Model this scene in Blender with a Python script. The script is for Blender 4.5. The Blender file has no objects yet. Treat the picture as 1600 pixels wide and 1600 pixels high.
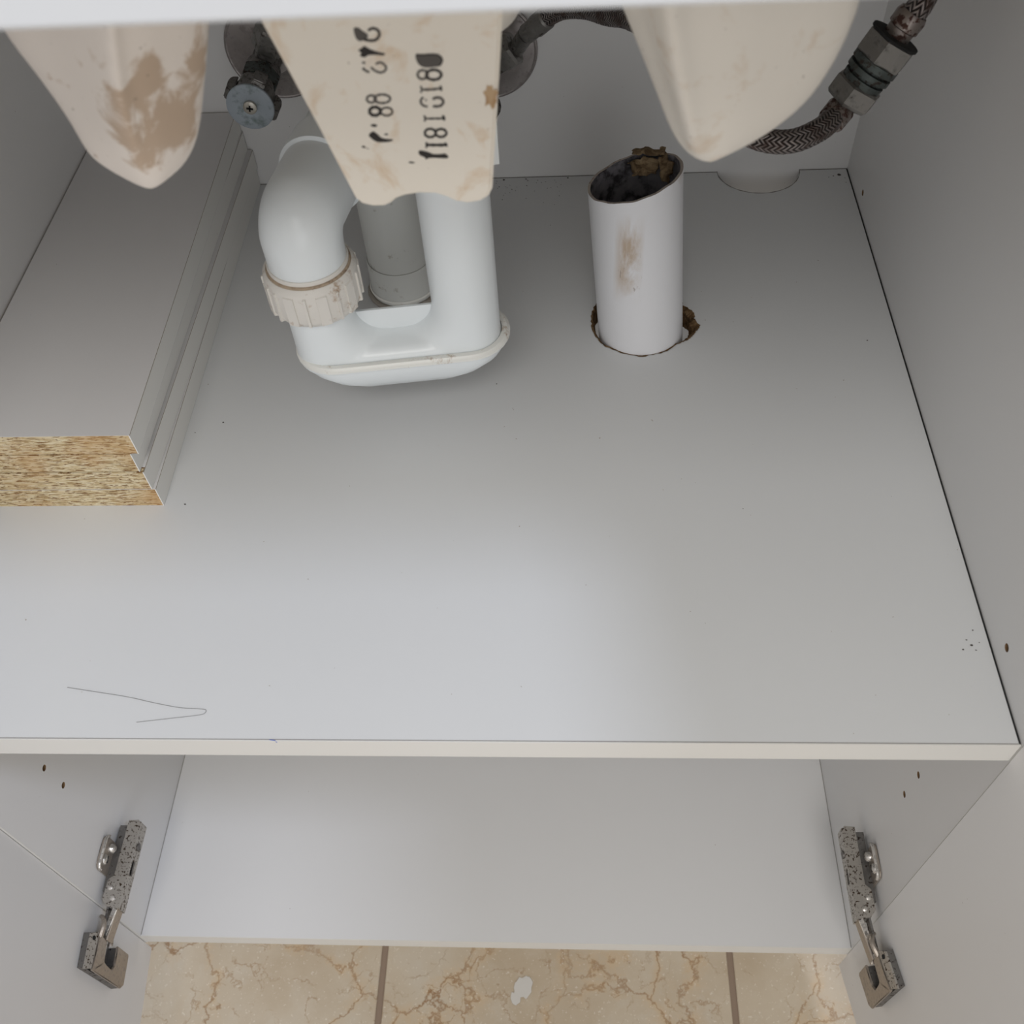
import bpy, bmesh, math, random
import numpy as np
from mathutils import Vector, Matrix, geometry, noise
S = bpy.context.scene
COL = S.collection
PI = math.pi
rnd = random.Random(7)

# ---------------------------------------------------------------- camera
F_PX = 1552.24
CB = np.array([[0.9982766, 0.0296848, -0.0506221], [-0.0073450, -0.7926380, -0.6096483], [-0.0582223, 0.6089695, -0.7910539]])
CP = np.array([-0.2256654, -0.2183302, 0.4791394])
cam = bpy.data.cameras.new('camera'); co = bpy.data.objects.new('camera', cam); COL.objects.link(co)
cam.sensor_width = 36; cam.lens = F_PX / 1600 * 36; cam.clip_start = .01
co.matrix_world = Matrix(((CB[0][0], -CB[1][0], -CB[2][0], CP[0]), (CB[0][1], -CB[1][1], -CB[2][1], CP[1]),
                          (CB[0][2], -CB[1][2], -CB[2][2], CP[2]), (0, 0, 0, 1)))
cam.dof.use_dof = True; cam.dof.focus_distance = .66; cam.dof.aperture_fstop = 14
S.camera = co
# ---------------------------------------------------------------- world, lights, exposure
S.view_settings.view_transform = 'Standard'; S.view_settings.look = 'None'
S.view_settings.exposure = 0.0; S.view_settings.gamma = 1; S.view_settings.use_curve_mapping = False
W_ = bpy.data.worlds.new('world'); S.world = W_; W_.use_nodes = True
W_.node_tree.nodes['Background'].inputs[0].default_value = (1.0, .98, .96, 1)
W_.node_tree.nodes['Background'].inputs[1].default_value = .54
def area(name, loc, target, size, power, color):
    l = bpy.data.lights.new(name, 'AREA'); l.size = size; l.energy = power; l.color = color; l.shape = 'DISK'
    o = bpy.data.objects.new(name, l); COL.objects.link(o); o.location = loc
    o.rotation_euler = (Vector(target) - Vector(loc)).to_track_quat('-Z', 'Y').to_euler(); return o
area('window_light', (.87, -.62, 1.92), (-.25, .1, 0), .34, 15.5, (.76, .83, 1.0))
area('ceiling_lamp', (-.35, -1.15, 1.75), (-.3, .2, 0), .9, 16, (1.0, .975, .94))
area('low_front_fill', (.10, -1.75, .55), (-.3, .1, -.15), 1.1, 4.5, (.97, .985, 1.0))  # added fill, no actual window: lifts upright faces and the lower compartment

def at(u, v, x=None, y=None, z=None):
    """photograph point -> point of the plane x=, y= or z="""
    d = CB.T @ np.array([(u - 800) / F_PX, (v - 800) / F_PX, 1.0])
    t = (x - CP[0]) / d[0] if x is not None else (y - CP[1]) / d[1] if y is not None else (z - CP[2]) / d[2]
    return Vector((CP + d * t).tolist())

# ---------------------------------------------------------------- materials
class NT:
    def __init__(s, name):
        s.m = bpy.data.materials.new(name); s.m.use_nodes = True; s.t = s.m.node_tree
        s.b = s.t.nodes['Principled BSDF']
    def n(s, typ, **k):
        o = s.t.nodes.new(typ)
        for a, b in k.items(): setattr(o, a, b)
        return o
    def l(s, a, b): s.t.links.new(a, b)
    def pos(s, scale=(1, 1, 1), kind='Object'):
        tc = s.n('ShaderNodeTexCoord'); mp = s.n('ShaderNodeMapping'); mp.inputs['Scale'].default_value = scale
        s.l(tc.outputs[kind], mp.inputs[0]); return mp.outputs[0]
    def noise(s, vec, scale, detail=4, rough=.5, dist=0):
        o = s.n('ShaderNodeTexNoise'); s.l(vec, o.inputs['Vector']); o.inputs['Scale'].default_value = scale
        o.inputs['Detail'].default_value = detail; o.inputs['Roughness'].default_value = rough; o.inputs['Distortion'].default_value = dist
        return o.outputs['Fac']
    def ramp(s, fac, stops):
        o = s.n('ShaderNodeValToRGB'); s.l(fac, o.inputs[0]); e = o.color_ramp.elements
        while len(e) < len(stops): e.new(.5)
        for i, (p, c) in enumerate(stops):
            e[i].position = p; e[i].color = (*c, 1) if len(c) == 3 else c
        return o.outputs[0]
    def mix(s, fac, a, b, mode='MIX'):
        o = s.n('ShaderNodeMix'); o.data_type = 'RGBA'; o.blend_type = mode
        if isinstance(fac, (int, float)): o.inputs[0].default_value = fac
        else: s.l(fac, o.inputs[0])
        for k, q in ((6, a), (7, b)):
            if isinstance(q, tuple): o.inputs[k].default_value = (*q, 1)
            else: s.l(q, o.inputs[k])
        return o.outputs[2]
    def math(s, op, a, b=None, c=None):
        o = s.n('ShaderNodeMath', operation=op)
        for i, q in enumerate((a, b, c)):
            if q is None: continue
            if isinstance(q, (int, float)): o.inputs[i].default_value = q
            else: s.l(q, o.inputs[i])
        return o.outputs[0]
    def bump(s, h, strength=.3, dist=.001):
        o = s.n('ShaderNodeBump'); o.inputs['Strength'].default_value = strength; o.inputs['Distance'].default_value = dist
        s.l(h, o.inputs['Height']); s.l(o.outputs[0], s.b.inputs['Normal'])
    def set(s, col=None, rough=.5, metal=0, spec=.5):
        if isinstance(col, tuple): s.b.inputs['Base Color'].default_value = (*col, 1)
        elif col is not None: s.l(col, s.b.inputs['Base Color'])
        if isinstance(rough, (int, float)): s.b.inputs['Roughness'].default_value = rough
        else: s.l(rough, s.b.inputs['Roughness'])
        s.b.inputs['Metallic'].default_value = metal; s.b.inputs['Specular IOR Level'].default_value = spec
        return s.m
B0, W0 = (0, 0, 0), (1, 1, 1)

def m_laminate(name, col, speck=.0, rough=.42):
    a = NT(name); p = a.pos()
    big = a.noise(p, 4, 3)
    c = a.mix(big, tuple(x * .97 for x in col), tuple(min(1, x * 1.02) for x in col))
    v = a.noise(p, 260, 2, .6)
    sp = a.ramp(v, [(.78 - speck, B0), (.80 - speck, W0)])
    c = a.mix(sp, c, (.33, .28, .24))
    h = a.noise(p, 900, 3)
    a.bump(h, .06, .0003)
    return a.set(c, rough, 0, .45)
M = {}
M['laminate'] = m_laminate('white_laminate', (.74, .735, .73))
M['shelf_top'] = m_laminate('shelf_laminate', (.675, .685, .69), .02)
M['banding'] = m_laminate('edge_banding', (.74, .73, .70))
M['apron'] = m_laminate('apron_gloss', (.66, .68, .71), 0, .25)
M['board_edge'] = m_laminate('board_edge_banding', (.83, .82, .785))
M['board_face'] = m_laminate('board_laminate', (.69, .68, .68))

def m_chip():
    a = NT('chipboard'); oi = a.n('ShaderNodeObjectInfo'); off = a.n('ShaderNodeCombineXYZ'); a.l(a.math('MULTIPLY', oi.outputs['Random'], 40.0), off.inputs[0])
    def pos_(sc):
        q = a.n('ShaderNodeVectorMath', operation='ADD'); a.l(a.pos(sc), q.inputs[0]); a.l(off.outputs[0], q.inputs[1]); return q.outputs[0]
    p = pos_((55, 55, 300))
    v = a.n('ShaderNodeTexVoronoi'); v.inputs['Scale'].default_value = 4.2; a.l(p, v.inputs['Vector']); v.inputs['Randomness'].default_value = 1
    sep = a.n('ShaderNodeSeparateColor'); a.l(v.outputs['Color'], sep.inputs[0])
    c = a.ramp(sep.outputs[0], [(0, (.24, .15, .07)), (.12, (.46, .34, .18)), (.3, (.62, .49, .29)), (.65, (.68, .57, .37)), (1, (.76, .67, .48))])
    p2 = pos_((45, 45, 260)); n2 = a.noise(p2, 5, 5, .6, .6)
    c = a.mix(a.ramp(n2, [(.55, B0), (.61, W0)]), c, (.20, .105, .045))
    p3 = a.pos(); n3 = a.noise(p3, 26, 3)
    c = a.mix(a.ramp(n3, [(.45, B0), (.72, (.6, .6, .6))]), c, (.50, .27, .10))
    a.bump(n2, .6, .0006)
    return a.set(c, .85, 0, .2)
M['chip'] = m_chip()
def m_torn():
    a = NT('torn_fibreboard'); p = a.pos((1, 1, 1)); n1 = a.noise(p, 260, 5, .7)
    c = a.ramp(n1, [(.3, (.05, .028, .014)), (.5, (.15, .09, .045)), (.7, (.30, .20, .11))])
    a.bump(n1, 1, .002); return a.set(c, .95, 0, .1)
M['torn'] = m_torn()

def m_plastic(name, col, dirt=0, rough=.33, dirtcol=(.32, .18, .08)):
    a = NT(name); p = a.pos()
    c = col
    if dirt:
        n1 = a.noise(p, 70, 6, .7); n2 = a.noise(p, 400, 4, .6)
        f = a.math('MULTIPLY', a.ramp(n1, [(.62 - dirt, B0), (.72 - dirt * .6, W0)]), a.ramp(n2, [(.40, B0), (.6, W0)]))
        c = a.mix(f, col, dirtcol)
    else:
        n1 = a.noise(p, 14, 3); c = a.mix(n1, tuple(x * .96 for x in col), col)
    a.bump(a.noise(p, 90, 3), .08, .0006)
    return a.set(c, rough, 0, .5)
M['trap'] = m_plastic('trap_plastic', (.83, .87, .885), 0, .3)
M['trap_rim'] = m_plastic('trap_rim_plastic', (.82, .82, .78), .06, .35)
M['nut'] = m_plastic('nut_plastic', (.74, .71, .66), .09, .5)
M['seal'] = m_plastic('seal_dirty', (.42, .33, .24), .2, .7, (.12, .07, .04))
M['grey_pipe'] = m_plastic('grey_pipe', (.66, .67, .645), .02, .38, (.3, .27, .22))
M['gasket'] = m_plastic('gasket_ring', (.34, .31, .27), .12, .6, (.07, .045, .03))
M['clear'] = m_plastic('nut_white', (.80, .82, .82), 0, .2)

def m_pvc():
    a = NT('white_pvc'); p = a.pos((1, 1, 1)); p2 = a.pos((1, 1, .28))
    n1 = a.noise(p2, 60, 6, .65, .4)
    sx = a.n('ShaderNodeSeparateXYZ'); tc = a.n('ShaderNodeTexCoord'); a.l(tc.outputs['Object'], sx.inputs[0])
    # a vertical smear on the front left of the pipe
    d = a.math('ABSOLUTE', a.math('ADD', sx.outputs[0], .0125))
    band = a.ramp(a.math('MULTIPLY', d, 100), [(.3, W0), (.95, B0)])
    hz = a.math('MULTIPLY', a.ramp(a.math('MULTIPLY', sx.outputs[2], 8), [(.34, B0), (.5, W0), (.75, W0), (.9, B0)]), band)
    f = a.math('MULTIPLY', hz, a.ramp(n1, [(.40, B0), (.58, (.9, .9, .9))]))
    c = a.mix(f, (.78, .78, .80), (.50, .38, .27))
    d2 = a.math('ABSOLUTE', a.math('SUBTRACT', sx.outputs[0], .017))
    b2 = a.ramp(a.math('MULTIPLY', d2, 100), [(.2, W0), (.7, B0)])
    f2 = a.math('MULTIPLY', a.math('MULTIPLY', b2, a.ramp(a.math('MULTIPLY', sx.outputs[2], 8), [(.6, B0), (.85, W0)])), a.ramp(n1, [(.5, B0), (.66, (.5, .5, .5))]))
    c = a.mix(f2, c, (.52, .42, .33))
    n3 = a.noise(p2, 240, 5, .7)
    f3 = a.math('MULTIPLY', band, a.ramp(n3, [(.60, B0), (.64, W0)]))
    f3 = a.math('MULTIPLY', f3, a.ramp(a.math('MULTIPLY', sx.outputs[2], 8), [(.28, B0), (.36, W0), (.6, W0), (.7, B0)]))
    c = a.mix(f3, c, (.26, .20, .16))
    return a.set(c, .38, 0, .5)
M['pvc'] = m_pvc()
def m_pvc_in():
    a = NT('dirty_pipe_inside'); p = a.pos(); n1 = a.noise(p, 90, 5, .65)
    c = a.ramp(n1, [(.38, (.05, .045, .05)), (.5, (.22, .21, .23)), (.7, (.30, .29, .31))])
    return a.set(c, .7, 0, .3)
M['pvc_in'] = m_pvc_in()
M['pvc_rim'] = m_plastic('sawn_pipe_rim', (.42, .37, .33), .15, .8, (.13, .09, .07))

def m_ceramic(name, col, stain_lo, stain_hi, stain, rough=.42, scale=22, spots=()):
    a = NT(name); p = a.pos()
    n1 = a.noise(p, scale, 6, .62, .5); n2 = a.noise(p, 9, 3); n3 = a.noise(p, 330, 3, .6)
    for q, rad, amt in spots:      # places where the brown staining gathers
        vm = a.n('ShaderNodeVectorMath', operation='DISTANCE'); a.l(p, vm.inputs[0]); vm.inputs[1].default_value = tuple(q)
        g = a.math('MULTIPLY', a.math('MAXIMUM', a.math('SUBTRACT', 1.0, a.math('DIVIDE', vm.outputs['Value'], rad)), 0.0), amt)
        n1 = a.math('ADD', n1, g)
    c = a.mix(n2, tuple(x * .95 for x in col), col)
    c = a.mix(a.ramp(n1, [(stain_lo, B0), (stain_hi, (.85, .85, .85))]), c, stain)
    c = a.mix(a.ramp(n3, [(.70, B0), (.74, (.8, .8, .8))]), c, (.20, .14, .10))
    a.bump(a.noise(p, 60, 4), .25, .0012)
    return a.set(c, rough, 0, .45)
M['ceramic'] = m_ceramic('raw_ceramic', (.87, .81, .715), .56, .74, (.66, .47, .29), .5, 60)
M['ceramic_r'] = m_ceramic('cream_ceramic', (.86, .81, .73), .56, .76, (.62, .46, .31), .38, 48)
M['ceramic_l'] = m_ceramic('stained_ceramic', (.90, .825, .755), .60, .72, (.52, .375, .255), .5, 60,
    [(at(225, 150, y=.088), .022, .26), (at(285, 215, y=.10), .020, .28), (at(310, 95, y=.11), .014, .26), (at(205, 225, y=.09), .014, .22), (at(232, 268, y=.09), .014, .16), (at(60, 95, y=.12), .012, .22), (at(130, 215, y=.115), .014, .24), (at(90, 165, y=.115), .012, .24), (at(245, 110, y=.09), .010, .12), (at(165, 238, y=.11), .010, .15)])
M['ink'] = NT('stamp_ink').set((.03, .026, .024), .8)
M['ink2'] = NT('faded_stamp_ink').set((.10, .09, .082), .8)
M['pen'] = NT('blue_pen').set((.08, .14, .45), .6)
M['hairm'] = NT('hair_strand').set((.06, .05, .045), .5)
M['hole'] = NT('drilled_chipboard').set((.22, .13, .06), .95)
M['rust'] = NT('rust_stain').set((.28, .14, .06), .9)

def m_metal(name, col, spots, dark=(.05, .035, .028), rough=.38, lo=.60, hi=.64, sc=330, metal=.85):
    a = NT(name); p = a.pos(); n1 = a.noise(p, sc, 4, .6); n2 = a.noise(p, 60, 3)
    c = a.mix(n2, tuple(x * .8 for x in col), col)
    if spots: c = a.mix(a.ramp(n1, [(lo, B0), (hi, W0)]), c, dark)
    a.bump(n1, .35, .0005)
    r = a.mix(a.ramp(n1, [(.5, B0), (.62, W0)]), (rough,) * 3, (.8,) * 3)
    m = a.set(c, rough, metal, .5); a.l(r, a.b.inputs['Roughness'])
    return m
M['hinge'] = m_metal('pitted_nickel', (.50, .47, .43), True, lo=.565, hi=.60, sc=520, metal=.7, dark=(.06, .035, .02))
M['hinge_plain'] = m_metal('dull_nickel', (.46, .405, .35), True, rough=.42, lo=.68, hi=.72, metal=.7)
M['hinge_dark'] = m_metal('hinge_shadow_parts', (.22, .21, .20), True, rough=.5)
M['bright'] = m_metal('bright_nickel', (.72, .69, .65), False, rough=.22)
M['dark_metal'] = m_metal('tarnished_brass', (.22, .21, .20), True, rough=.45, lo=.54, hi=.70, dark=(.09, .08, .075))
M['hexm'] = m_metal('nickel_hex', (.26, .25, .235), True, rough=.42, lo=.62, hi=.72, sc=200, metal=.8)
M['patina'] = m_metal('green_brass', (.085, .10, .095), True, rough=.5, lo=.52, hi=.62, metal=.6)
M['flange'] = m_metal('chrome_flange', (.42, .385, .375), True, rough=.35, lo=.72, hi=.78, sc=160)
M['cap'] = m_metal('zinc_cap', (.40, .45, .50), True, dark=(.17, .22, .20), rough=.6, lo=.52, hi=.72, sc=110, metal=.25)
M['screw'] = m_metal('screw_head', (.55, .52, .46), False, rough=.4)
M['black'] = NT('black_recess').set((.01, .01, .01), .9)
M['paper'] = None
M['glue'] = NT('old_glue').set((.30, .24, .17), .9)
M['seamline'] = NT('thin_joint').set((.24, .22, .20), .9)
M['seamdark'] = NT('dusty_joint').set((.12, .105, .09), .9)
def m_paper():
    a = NT('brown_scrap'); p = a.pos((1, 1, 1)); n1 = a.noise(p, 130, 5, .6, .8)
    c = a.ramp(n1, [(.35, (.10, .065, .035)), (.55, (.27, .195, .115)), (.75, (.42, .33, .21))])
    a.bump(n1, .8, .002); return a.set(c, .9, 0, .2)
M['paper'] = m_paper()
def m_braid():
    a = NT('steel_braid'); tc = a.n('ShaderNodeTexCoord'); sx = a.n('ShaderNodeSeparateXYZ'); a.l(tc.outputs['UV'], sx.inputs[0])
    u = a.math('MULTIPLY', sx.outputs[0], 8.0); z = a.math('ABSOLUTE', a.math('SUBTRACT', a.math('FRACT', u), .5))
    k = a.math('FRACT', a.math('ADD', a.math('MULTIPLY', sx.outputs[1], 400.0), a.math('MULTIPLY', z, 2.0)))
    h = a.math('SINE', a.math('MULTIPLY', k, PI))
    n1 = a.noise(a.pos(), 120, 4, .6)
    c = a.ramp(h, [(.25, (.03, .025, .023)), (.6, (.14, .12, .115)), (1, (.31, .275, .26))])
    c = a.mix(a.ramp(n1, [(.48, B0), (.62, (.85, .85, .85))]), c, (.075, .045, .035))
    a.bump(h, .8, .001)
    return a.set(c, .42, .7)
M['braid'] = m_braid()
M['ferrule'] = m_metal('rusty_ferrule', (.30, .26, .24), True, dark=(.10, .055, .045), rough=.4, lo=.50, hi=.58, sc=260)

def m_tile():
    a = NT('beige_marble'); p = a.pos((1, 1, 1))
    tc = a.n('ShaderNodeTexCoord')
    nz = a.n('ShaderNodeTexNoise'); nz.inputs['Scale'].default_value = 14; nz.inputs['Detail'].default_value = 7; nz.inputs['Roughness'].default_value = .62
    g = a.n('ShaderNodeNewGeometry'); a.l(g.outputs['Position'], nz.inputs['Vector'])
    vm = a.n('ShaderNodeVectorMath', operation='MULTIPLY_ADD'); a.l(nz.outputs['Color'], vm.inputs[0]); vm.inputs[1].default_value = (.085, .085, .085); a.l(g.outputs['Position'], vm.inputs[2])
    def vein(scale, w):
        v = a.n('ShaderNodeTexVoronoi', feature='DISTANCE_TO_EDGE'); v.inputs['Scale'].default_value = scale; a.l(vm.outputs[0], v.inputs['Vector'])
        return a.ramp(v.outputs['Distance'], [(0, W0), (w, B0)])
    n2 = a.noise(g.outputs['Position'], 9, 5, .6); n4 = a.noise(g.outputs['Position'], 45, 5, .7)
    c = a.ramp(n2, [(.3, (.50, .41, .30)), (.5, (.57, .49, .38)), (.72, (.61, .56, .48))])
    c = a.mix(a.ramp(n4, [(.5, B0), (.75, (.45, .45, .45))]), c, (.62, .57, .485))
    wide = a.math('MULTIPLY', vein(10, .10), a.ramp(n4, [(.45, B0), (.6, (.5, .5, .5))]))
    c = a.mix(wide, c, (.58, .39, .20))
    v1 = a.math('MULTIPLY', vein(10, .017), a.ramp(n2, [(.36, (.45,) * 3), (.55, (.95,) * 3)]))
    c = a.mix(v1, c, (.30, .17, .08))
    v2 = a.math('MULTIPLY', vein(24, .03), a.ramp(n4, [(.46, B0), (.58, (.6,) * 3)]))
    c = a.mix(v2, c, (.32, .19, .09))
    v3 = a.math('MULTIPLY', vein(17, .02), a.ramp(n2, [(.50, B0), (.58, (.55,) * 3)])); c = a.mix(v3, c, (.30, .18, .09))
    fl = a.noise(g.outputs['Position'], 420, 2, .5); c = a.mix(a.ramp(fl, [(.64, B0), (.72, (.5,) * 3)]), c, (.80, .75, .66))
    return a.set(c, .25, 0, .5)
M['tile'] = m_tile()
M['grout'] = m_laminate('grout', (.30, .225, .17), .05, .9)
M['paint'] = m_laminate('wall_paint', (.72, .70, .67), 0, .8)

# ---------------------------------------------------------------- builders
def obj(name, bm, mats, parent=None, smooth=False, angle=None):
    me = bpy.data.meshes.new(name); bmesh.ops.recalc_face_normals(bm, faces=bm.faces[:]); bm.to_mesh(me); bm.free()
    for m in (mats if isinstance(mats, (list, tuple)) else [mats]): me.materials.append(M[m] if isinstance(m, str) else m)
    o = bpy.data.objects.new(name, me); COL.objects.link(o)
    if parent: o.parent = parent; o.matrix_parent_inverse = parent.matrix_world.inverted() if parent.type != 'EMPTY' else Matrix.Translation(parent.location).inverted() if parent.rotation_euler[2] == 0 else Matrix()
    if smooth: shade(me, angle)
    return o
def shade(me, angle=None):
    for p in me.polygons: p.use_smooth = True
    if angle is not None: me.set_sharp_from_angle(angle=math.radians(angle))
def thing(name, label, cat, loc=(0, 0, 0), group=None, kind=None):
    o = bpy.data.objects.new(name, None); COL.objects.link(o); o.location = loc
    o.empty_display_size = .02
    return tag(o, label, cat, group, kind)
def tag(o, label=None, cat=None, group=None, kind=None):
    for k, v in (('label', label), ('category', cat), ('group', group), ('kind', kind)):
        if v: o[k] = v
    return o
def box(bm, x0, x1, y0, y1, z0, z1, mi=0):
    v = [bm.verts.new((x, y, z)) for z in (z0, z1) for y in (y0, y1) for x in (x0, x1)]
    fs = []
    for q in ((0, 2, 3, 1), (4, 5, 7, 6), (0, 1, 5, 4), (2, 6, 7, 3), (0, 4, 6, 2), (1, 3, 7, 5)):
        f = bm.faces.new([v[i] for i in q]); f.material_index = mi; fs.append(f)
    return v
def boxo(name, b, mat, parent=None, bevel=0):
    bm = bmesh.new(); box(bm, *b)
    if bevel: bmesh.ops.bevel(bm, geom=bm.edges[:], offset=bevel, segments=2, affect='EDGES', profile=.5)
    return obj(name, bm, mat, parent)
AX = {'x': lambda p, h: (h, p[0], p[1]), 'y': lambda p, h: (p[0], h, p[1]), 'z': lambda p, h: (p[0], p[1], h)}
def slab(bm, loops, h0, h1, ax='z', m_cap=0, m_side=0, m_hole=None, pockets=None):
    """extrude a polygon (first loop) with holes (other loops) between h0 and h1"""
    polys = [[Vector((p[0], p[1], 0)) for p in L] for L in loops]
    flat = [p for L in loops for p in L]
    tris = geometry.tessellate_polygon(polys)
    A = [bm.verts.new(AX[ax](p, h0)) for p in flat]; Bv = [bm.verts.new(AX[ax](p, h1)) for p in flat]
    for t in tris:
        try: bm.faces.new([A[i] for i in t]).material_index = m_cap
        except ValueError: pass
        try: bm.faces.new([Bv[i] for i in reversed(t)]).material_index = m_cap
        except ValueError: pass
    k = 0
    for li, L in enumerate(loops):
        n = len(L)
        for i in range(n):
            j = (i + 1) % n
            f = bm.faces.new([A[k + i], A[k + j], Bv[k + j], Bv[k + i]])
            f.material_index = m_side if li == 0 or m_hole is None else m_hole
        k += n
def circ(cx, cy, r, n=24, ry=None, a0=0):
    return [(cx + r * math.cos(a0 + 2 * PI * i / n), cy + (ry or r) * math.sin(a0 + 2 * PI * i / n)) for i in range(n)]
def lathe(bm, prof, n=40, origin=(0, 0, 0), axis=(0, 0, 1), mi=None, close=False, ripple=None):
    """prof: list of (radius, height) along axis"""
    q = Vector((0, 0, 1)).rotation_difference(Vector(axis)); O = Vector(origin); rings = []
    for r, h in prof:
        ring = []
        for i in range(n):
            a = 2 * PI * i / n; rr = r * (ripple(i, n) if ripple else 1)
            ring.append(bm.verts.new(O + q @ Vector((rr * math.cos(a), rr * math.sin(a), h))))
        rings.append(ring)
    if close: rings.append(rings[0])
    for k in range(len(rings) - 1):
        for i in range(n):
            j = (i + 1) % n
            f = bm.faces.new([rings[k][i], rings[k][j], rings[k + 1][j], rings[k + 1][i]])
            if mi: f.material_index = mi[k]
    if not close:
        bm.faces.new(rings[0][::-1]); bm.faces.new(rings[-1])
    return rings
def catmull(pts, sub=8, closed=False):
    P = [Vector(p) for p in pts]; out = []; n = len(P)
    rng = range(n if closed else n - 1)
    for i in rng:
        p0, p1, p2, p3 = (P[(i - 1) % n], P[i], P[(i + 1) % n], P[(i + 2) % n]) if closed else (P[max(i - 1, 0)], P[i], P[i + 1], P[min(i + 2, n - 1)])
        for s in range(sub):
            t = s / sub
            out.append(.5 * ((2 * p1) + (p2 - p0) * t + (2 * p0 - 5 * p1 + 4 * p2 - p3) * t * t + (3 * p1 - p0 - 3 * p2 + p3) * t ** 3))
    if not closed: out.append(P[-1])
    return out
def tube(bm, path, r, n=16, uv=False, caps=True):
    path = [Vector(p) for p in path]; m = len(path)
    rad = r if callable(r) else (lambda i: r)
    T = [(path[min(i + 1, m - 1)] - path[max(i - 1, 0)]).normalized() for i in range(m)]
    up = Vector((0, 0, 1)) if abs(T[0].z) < .9 else Vector((0, 1, 0))
    N = (up - T[0] * up.dot(T[0])).normalized(); rings = []; L = 0; Ls = []
    for i in range(m):
        if i:
            N = (N - T[i] * N.dot(T[i])).normalized(); L += (path[i] - path[i - 1]).length
        Bn = T[i].cross(N); Ls.append(L)
        rings.append([bm.verts.new(path[i] + (N * math.cos(2 * PI * k / n) + Bn * math.sin(2 * PI * k / n)) * rad(i)) for k in range(n)])
    lay = bm.loops.layers.uv.verify() if uv else None
    for i in range(m - 1):
        for k in range(n):
            j = (k + 1) % n
            f = bm.faces.new([rings[i][k], rings[i][j], rings[i + 1][j], rings[i + 1][k]])
            if uv:
                for lp, (uu, vv) in zip(f.loops, ((k / n, Ls[i]), ((k + 1) / n, Ls[i]), ((k + 1) / n, Ls[i + 1]), (k / n, Ls[i + 1]))): lp[lay].uv = (uu, vv)
    if caps: bm.faces.new(rings[0][::-1]); bm.faces.new(rings[-1])
def loft(bm, rings, cap=True):
    R = [[bm.verts.new(p) for p in r] for r in rings]
    n = len(R[0])
    for a, b in zip(R, R[1:]):
        for i in range(n): bm.faces.new([a[i], a[(i + 1) % n], b[(i + 1) % n], b[i]])
    if cap: bm.faces.new(R[0][::-1]); bm.faces.new(R[-1])
def remesh(o, voxel, smooth_it=0):
    """bake a voxel remesh (+ smooth) into the object's mesh"""
    md = o.modifiers.new('r', 'REMESH'); md.mode = 'VOXEL'; md.voxel_size = voxel
    if smooth_it:
        sm = o.modifiers.new('s', 'SMOOTH'); sm.iterations = smooth_it; sm.factor = .5
    dg = bpy.context.evaluated_depsgraph_get(); dg.update()
    me = bpy.data.meshes.new_from_object(o.evaluated_get(dg)); o.modifiers.clear()
    old = o.data; o.data = me; me.name = old.name
    shade(me)

# ---------------------------------------------------------------- dimensions
W, D, H, T = .5911, .4984, .3888, .018
FZ = -.52
# ---------------------------------------------------------------- the room: tiled floor, wall
floor = boxo('floor', (-2.0, 1.6, -1.9, .56, FZ - .05, FZ - .003), 'grout'); tag(floor, kind='structure')
JX, PX, G = -.4050, .3257, .006
JY = .105
tile_me = None
for i in range(-4, 6):
    for j in range(-6, 2):
        x0 = JX + i * PX; y0 = JY + j * PX
        x1 = x0 + PX; y1 = y0 + PX
        if y0 > .5 or x1 > 1.6 or x0 < -2.0 or y0 < -1.9: continue
        if tile_me is None:
            bm = bmesh.new(); w = (PX - G) / 2
            box(bm, -w, w, -w, w, -.006, 0); bmesh.ops.bevel(bm, geom=[e for e in bm.edges if all(v.co.z > -.001 for v in e.verts)], offset=.0008, segments=1, affect='EDGES')
            tile_me = bpy.data.meshes.new('floor_tile'); bm.to_mesh(tile_me); bm.free(); tile_me.materials.append(M['tile'])
        t = bpy.data.objects.new('floor_tile', tile_me); COL.objects.link(t); t.parent = floor
        t.location = ((x0 + x1) / 2, (y0 + y1) / 2, FZ + rnd.uniform(-.0004, .0002))
bm = bmesh.new(); r4 = random.Random(3)
for (u, v, ru, rv) in ((818, 1543, 15, 18), (806, 1560, 8, 12), (822, 1532, 9, 8)):
    k = 16; bm.faces.new([bm.verts.new(at(u + ru * (1 + r4.uniform(-.3, .2)) * math.cos(2 * PI * i / k), v + rv * (1 + r4.uniform(-.3, .2)) * math.sin(2 * PI * i / k), z=FZ + .0004 + .00002 * ru)) for i in range(k)])
o = obj('plaster_smudge', bm, NT('white_plaster').set((.62, .60, .565), .8), floor); o['label'] = 'white plaster smudge on the marble'
wb = boxo('wall_back', (-2.0, 1.6, .56, .66, FZ - .05, 2.0), 'paint'); tag(wb, kind='structure')

# ---------------------------------------------------------------- the cabinet
cab = thing('sink_cabinet', 'white laminate sink cabinet with middle shelf and both doors open', 'cabinet', (-W / 2, 0, FZ))
def hole_loop(y, z, ry=.0024, rz=.0024, n=12): return circ(y, z, ry, n, rz)
outer = [(0, -H - T), (D + .018, -H - T), (D + .018, .47), (0, .47)]
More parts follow.
